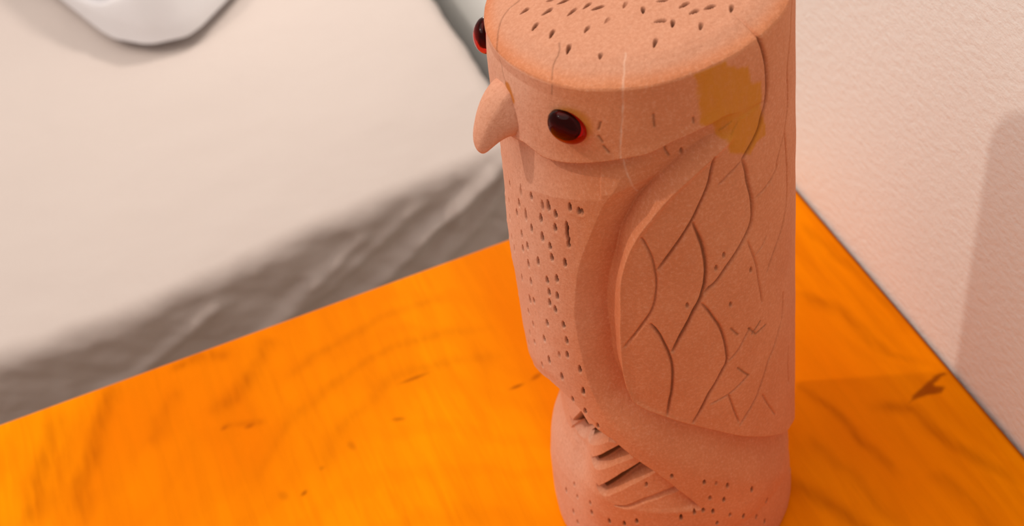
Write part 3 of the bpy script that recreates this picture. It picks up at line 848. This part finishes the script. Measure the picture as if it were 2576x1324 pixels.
    cpale = np.zeros(z.shape)
    cd += 0.35 * fbm(a1 / 7, b1 / 7, 81, 3) * sstep(RD, 0, 5) + 0.16 * fbm(a1 / 1.6, b1 / 1.6, 82, 3)
    ax_a, ax_b = math.sin(UB / 50), math.cos(UB / 50)
    more = []
    for (pa, pb, an, ln, dp) in CAP_PITS:
        k = 2 * (pa * ax_a + pb * ax_b)
        qa, qb = k * ax_a - pa, k * ax_b - pb
        if qb < 4: more.append((qa, qb, an + 1.2, ln, dp))
        if math.hypot(pa, pb) < 34: more.append((-pa, -pb + 4, an + 0.4, ln, dp))
    for (pa, pb, an, ln, dp) in CAP_PITS + more:
        m = (np.abs(a1 - pa) < 6) & (np.abs(b1 - pb) < 6)
        x, y = a1[m] - pa, b1[m] - pb
        ca, sa = math.cos(an), math.sin(an)
        p = (x * ca + y * -(-sa)) / (1.9 * ln)
        s = (-x * sa + y * ca)
        wdt = 0.66 * (1.0 + 0.45 * np.clip(p, -1, 1))
        q = p ** 2 + (s / wdt) ** 2
        g = np.clip(1 - q, 0, 1) ** 0.8
        cd[m] -= 1.5 * dp * g
        cdark[m] = np.maximum(cdark[m], 0.82 * min(dp, 1) * np.clip(1.2 - q * 1.25, 0, 1) ** 0.6)
    for ln in PENCIL_CAP:
        d, tt = pdist(a1 + 0.5 * fbm(a1 / 4, b1 / 4, 83), b1, smoothline(ln))
        cdark = np.maximum(cdark, 0.5 * np.exp(-(d / 0.24) ** 2))
    d, tt = pdist(a1 + 0.5 * fbm(a1 / 2, b1 / 2, 84), b1, smoothline(CRACK_CAP))
    cpale = np.maximum(cpale, 0.4 * np.exp(-(d / 0.3) ** 2))
    z = z + cd
    cap = E_AX[None, None] * a1[..., None] + N_AX[None, None] * b1[..., None]
    cap[..., 2] = z
    # ---- underside
    rb = np.array([48.6, 46, 30, 10, 0.5])
    AN, RD = np.meshgrid(th, rb[::-1])
    bot = E_AX[None, None] * (RD * np.sin(AN))[..., None] + N_AX[None, None] * (RD * np.cos(AN))[..., None]
    bot[..., 2] = 0.3
    P = np.concatenate([bot, side, cap], 0) / 1000.0
    nb, ns, nc = len(bot), len(side), len(cap)
    rowsN, colsN = P.shape[:2]
    pad = lambda A, c: np.concatenate([np.zeros((nb, colsN)), A, c if c is not None else np.zeros((nc, colsN))], 0)
    eg = 1 - sstep(rad, 43, 48.5)
    lit_side = sstep(-U - 4 * fbm(U / 12, V / 40, 91), 18, 50)  # lit side painted paler: breast and left of the owl, broken by noise
    at = {'lit_tone': pad(lit_side, None), 'endgrain': np.concatenate([np.zeros((nb + ns, colsN)), np.broadcast_to(eg[:, None], (nc, colsN))], 0), 'dark': pad(dark, cdark), 'pale': pad(pale, cpale), 'gold': pad(gold, None), 'stain': pad(stain, None)}
    # smooth vertex normals of the whole carving, shared by the pieces it is cut into
    gu = np.roll(P, -1, 1) - np.roll(P, 1, 1)
    gv = np.gradient(P, axis=0)
    NR = np.cross(gu, gv)
    NR /= np.maximum(np.linalg.norm(NR, axis=2, keepdims=True), 1e-12)
    # ---- labels: which carved part each spot belongs to
    LAB = np.full(U.shape, 1)                                   # 1 body
    hemu, hemv = np.array(HEM_LINE).T
    o = np.argsort(hemu)
    hv = np.interp(U, hemu[o], hemv[o])
    LAB[V < hv] = 2                                             # 2 stand
    LAB[inF] = 3                                                # 3 foot
    # toes: the ridges between the slots
    tl = [[p for p in SLOTS[i][0]] for i in range(5)]
    def below(line): 
        lu, lv = np.array(sorted(line)).T
        sl = (lv[-1] - lv[0]) / (lu[-1] - lu[0] + 1e-9)
        return V < np.where(U < lu[0], lv[0] + (U - lu[0]) * sl, np.where(U > lu[-1], lv[-1] + (U - lu[-1]) * sl, np.interp(U, lu, lv)))
    nt = sum(below(l).astype(int) for l in tl)
    for i in range(1, 6):
        LAB[inF & (nt == i)] = 10 + i
    LAB[inHead] = 0                                             # 0 head
    LAB[inO] = 4                                                # 4 wing
    # feathers grow from seeds, with the grooves as walls
    fu = np.arange(-16, 106, 1.0)
    fvv = np.arange(38, 254, 1.0)
    FU, FV = np.meshgrid(fu, fvv)
    cost = np.ones(FU.shape)
    for (ln, wd, dep) in GROOVES:
        d, _ = pdist(FU, FV, smoothline(ln))
        cost += 40 * (d < 0.85)
    ok = inpoly(FU, FV, P_IN)
    lab = np.full(FU.shape, -1)
    hp = []
    for i, (su, sv) in enumerate(FEATHER_SEEDS):
        hp.append((0.0, i, int(round(sv - 38)), int(round(su + 16))))
    heapq.heapify(hp)
    while hp:
        c, i, r, q = heapq.heappop(hp)
        if r < 0 or q < 0 or r >= lab.shape[0] or q >= lab.shape[1] or lab[r, q] >= 0 or not ok[r, q]:
            continue
        lab[r, q] = i
        for dr, dq in ((1, 0), (-1, 0), (0, 1), (0, -1)):
            rr, qq = r + dr, q + dq
            if 0 <= rr < lab.shape[0] and 0 <= qq < lab.shape[1] and lab[rr, qq] < 0:
                heapq.heappush(hp, (c + cost[rr, qq], i, rr, qq))
    jr = np.clip(np.round(V - 38 + wob * 1.0).astype(int), 0, lab.shape[0] - 1)
    jq = np.clip(np.round(U + 16).astype(int), 0, lab.shape[1] - 1)
    fl_ = lab[jr, jq]
    inner = inW & (d_in > 1.6) & (fl_ >= 0) & (V > 38)
    LAB = np.where(inner, 20 + fl_, LAB)
    mirrored = np.broadcast_to(use_m, U.shape)
    LAB = np.where(mirrored & (LAB >= 2), LAB + 100, LAB)
    LABF = np.concatenate([np.full((nb, colsN), 2), LAB, np.zeros((nc, colsN), int)], 0)
    # ---- cut into meshes
    I = np.arange(rowsN * colsN).reshape(rowsN, colsN)
    J = np.roll(I, -1, 1)
    Q = np.stack([I[:-1], J[:-1], J[1:], I[1:]], -1)
    QL = LABF[:-1]
    co = P.reshape(-1, 3)
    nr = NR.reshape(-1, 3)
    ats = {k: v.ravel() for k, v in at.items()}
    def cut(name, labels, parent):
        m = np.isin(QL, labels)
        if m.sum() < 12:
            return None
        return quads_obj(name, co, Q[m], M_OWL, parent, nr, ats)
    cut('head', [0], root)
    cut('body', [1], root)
    cut('stand', [2, 102], root)
    for off in (0, 100):
        ft = cut('foot', [3 + off] + ([11] if off == 0 else [111]), root)
        for i in range(2, 6):
            cut('toe', [10 + i + off], ft or root)
        wg = cut('wing', [4 + off], root)
        for i in range(len(FEATHER_SEEDS)):
            cut('feather', [20 + i + off], wg or root)
    # ---- glass eyes: a dome over a red iris with a black pupil, set in a shallow socket
    def frame(ud, v, r):
        a = ud / 50.0
        o_ = E_AX * math.sin(a) + N_AX * math.cos(a)
        t_ = E_AX * math.cos(a) - N_AX * math.sin(a)
        return o_, t_, o_ * r + np.array([0, 0, v])
    for (eu, evv, er, ra, rb_, hgt, sk) in EYES:
        o_, t_, c0 = frame(eu, evv, er)
        def dome(rs, hs, a, b, m, base, nseg=48, dx=0, dz=0, roll=0.0):
            vs, fs = [], []
            for i, (rr, h) in enumerate(zip(rs, hs)):
                for j in range(nseg):
                    p = 2 * math.pi * j / nseg
                    x, y = rr * a * math.cos(p), rr * b * math.sin(p)
                    x, y = x * math.cos(roll) - y * math.sin(roll), x * math.sin(roll) + y * math.cos(roll)
                    vs.append((c0 + t_ * (x + dx) + np.array([0, 0, 1.0]) * (y + dz) + o_ * (h + base)) / 1000)
            for i in range(len(rs) - 1):
                for j in range(nseg):
                    k = (j + 1) % nseg
                    fs.append((i * nseg + j, i * nseg + k, (i + 1) * nseg + k, (i + 1) * nseg + j))
            fs.append(tuple(range(nseg))[::-1])
            fs.append(tuple((len(rs) - 1) * nseg + j for j in range(nseg)))
            return vs, fs
        ph = np.radians(np.linspace(0, 88, 14))
        rs, hs = np.cos(ph), np.sin(ph) * hgt
        vs, fs = dome(np.concatenate([[0.86], rs]), np.concatenate([[-1.4], hs]), ra, rb_, None, -0.3, roll=sk)
        eye = mesh_obj('eye', vs, fs, M_GLASS, root)
        eye['label'] = 'dark red glass eye'
        vs, fs = dome([0.80, 0.80, 0.62], [-1.2, -0.5, -0.1], ra, rb_, None, -0.3, roll=sk)
        ir = mesh_obj('iris', vs, fs, M_IRIS, eye, smooth=False)
        vs, fs = dome([0.82, 0.82, 0.70, 0.36, 0.02], [-0.6, 0.6, 1.7, 2.5, 2.7], ra, rb_, None, -0.3, roll=sk, dx=-1.0, dz=0.8)
        mesh_obj('pupil', vs, fs, M_PUPIL, eye)
    # ---- beak: a glued-on wedge
    ab = math.radians(-61)
    o_ = E_AX * math.sin(ab) + N_AX * math.cos(ab)
    t_ = E_AX * math.cos(ab) - N_AX * math.sin(ab)
    rings = BEAK_RINGS
    vs = []
    for ring in rings:
        for (rho, t, z) in ring:
            vs.append((o_ * rho + t_ * t + np.array([0, 0, z])) / 1000)
    m = len(rings[0])
    fs = [tuple(range(m))[::-1]]
    for i in range(len(rings) - 1):
        for j in range(m):
            k = (j + 1) % m
            fs.append((i * m + j, i * m + k, (i + 1) * m + k, (i + 1) * m + j))
    fs.append(tuple((len(rings) - 1) * m + j for j in range(m)))
    bk = mesh_obj('beak', vs, [f[::-1] for f in fs], M_OWL, root)
    cr = bk.data.attributes.new('crease_edge', 'FLOAT', 'EDGE')
    for e_ in bk.data.edges:
        a_, b_ = e_.vertices
        if abs(a_ - b_) == m and a_ % m in (0, 2):
            cr.data[e_.index].value = (0.95 if a_ % m == 2 else 0.6) if max(a_, b_) < 4 * m else 0.4
    sa = bk.data.attributes.new('lit_tone', 'FLOAT', 'POINT')
    sa.data.foreach_set('value', np.full(len(bk.data.vertices), 0.75, np.float32))  # beak takes the same painted lit tone all over
    md = bk.modifiers.new('round', 'SUBSURF')
    md.levels = md.render_levels = 3
    return root
BELLY_EDGE = [(-400, 70), (-95, 72), (-83, 80), (-75, 88), (-62, 97), (-50, 103), (-42, 104), (-36, 102), (-28, 98), (-15, 86), (400, -60)]
STAND_PROFILE = [(0, 49.6), (10, 49.8), (20, 49.5), (30, 49.2), (40, 48.1), (46, 46.8), (50, 45.5), (56, 43.2), (62, 41.6), (110, 41.2)]
EYES = [(-24.6, 236.6, 49.3, 6.5, 5.7, 4.3, -0.35), (-82.9, 238.2, 49.2, 6.3, 6.0, 4.4, 0.0)]
BEAK_RINGS = [
    [(45, -6.5, 238.5), (46, 0, 241.0), (46, 4.6, 239.2), (46, 9.6, 226.5), (46, 2, 217.5), (45, -8.5, 226)],
    [(49.2, -6.4, 237.8), (49.8, -0.8, 240.0), (50.4, 4.0, 238.0), (48.4, 9.0, 226.3), (50.2, 1.5, 218.4), (49, -8, 226)],
    [(54.2, -6.0, 233.8), (55.4, -1.5, 235.0), (55.0, 3.2, 231.6), (52.0, 6.4, 224.6), (53.2, 1.0, 218.8), (53.6, -6.2, 226)],
    [(58.6, -4.8, 226.6), (59.8, -1.5, 227.2), (59.3, 2.0, 224.2), (57.0, 3.6, 219.6), (57.0, 0.2, 217.2), (58, -4.4, 221)],
    [(61.2, -3.2, 219.8), (62.0, -1.0, 220.2), (61.4, 1.4, 218.6), (60.2, 1.7, 216.4), (59.8, -0.4, 215.4), (60.7, -2.8, 217)],
]
FEATHER_SEEDS = [(4.5, 204), (22, 196), (-9, 163), (6, 170), (-11, 132), (9, 132), (20, 155), (45, 180), (41, 205), (30, 124), (45, 140), (16, 99), (30, 104), (50, 96), (50, 225), (60, 160), (40, 92), (80, 200), (80, 120), (75, 75)]
owl()
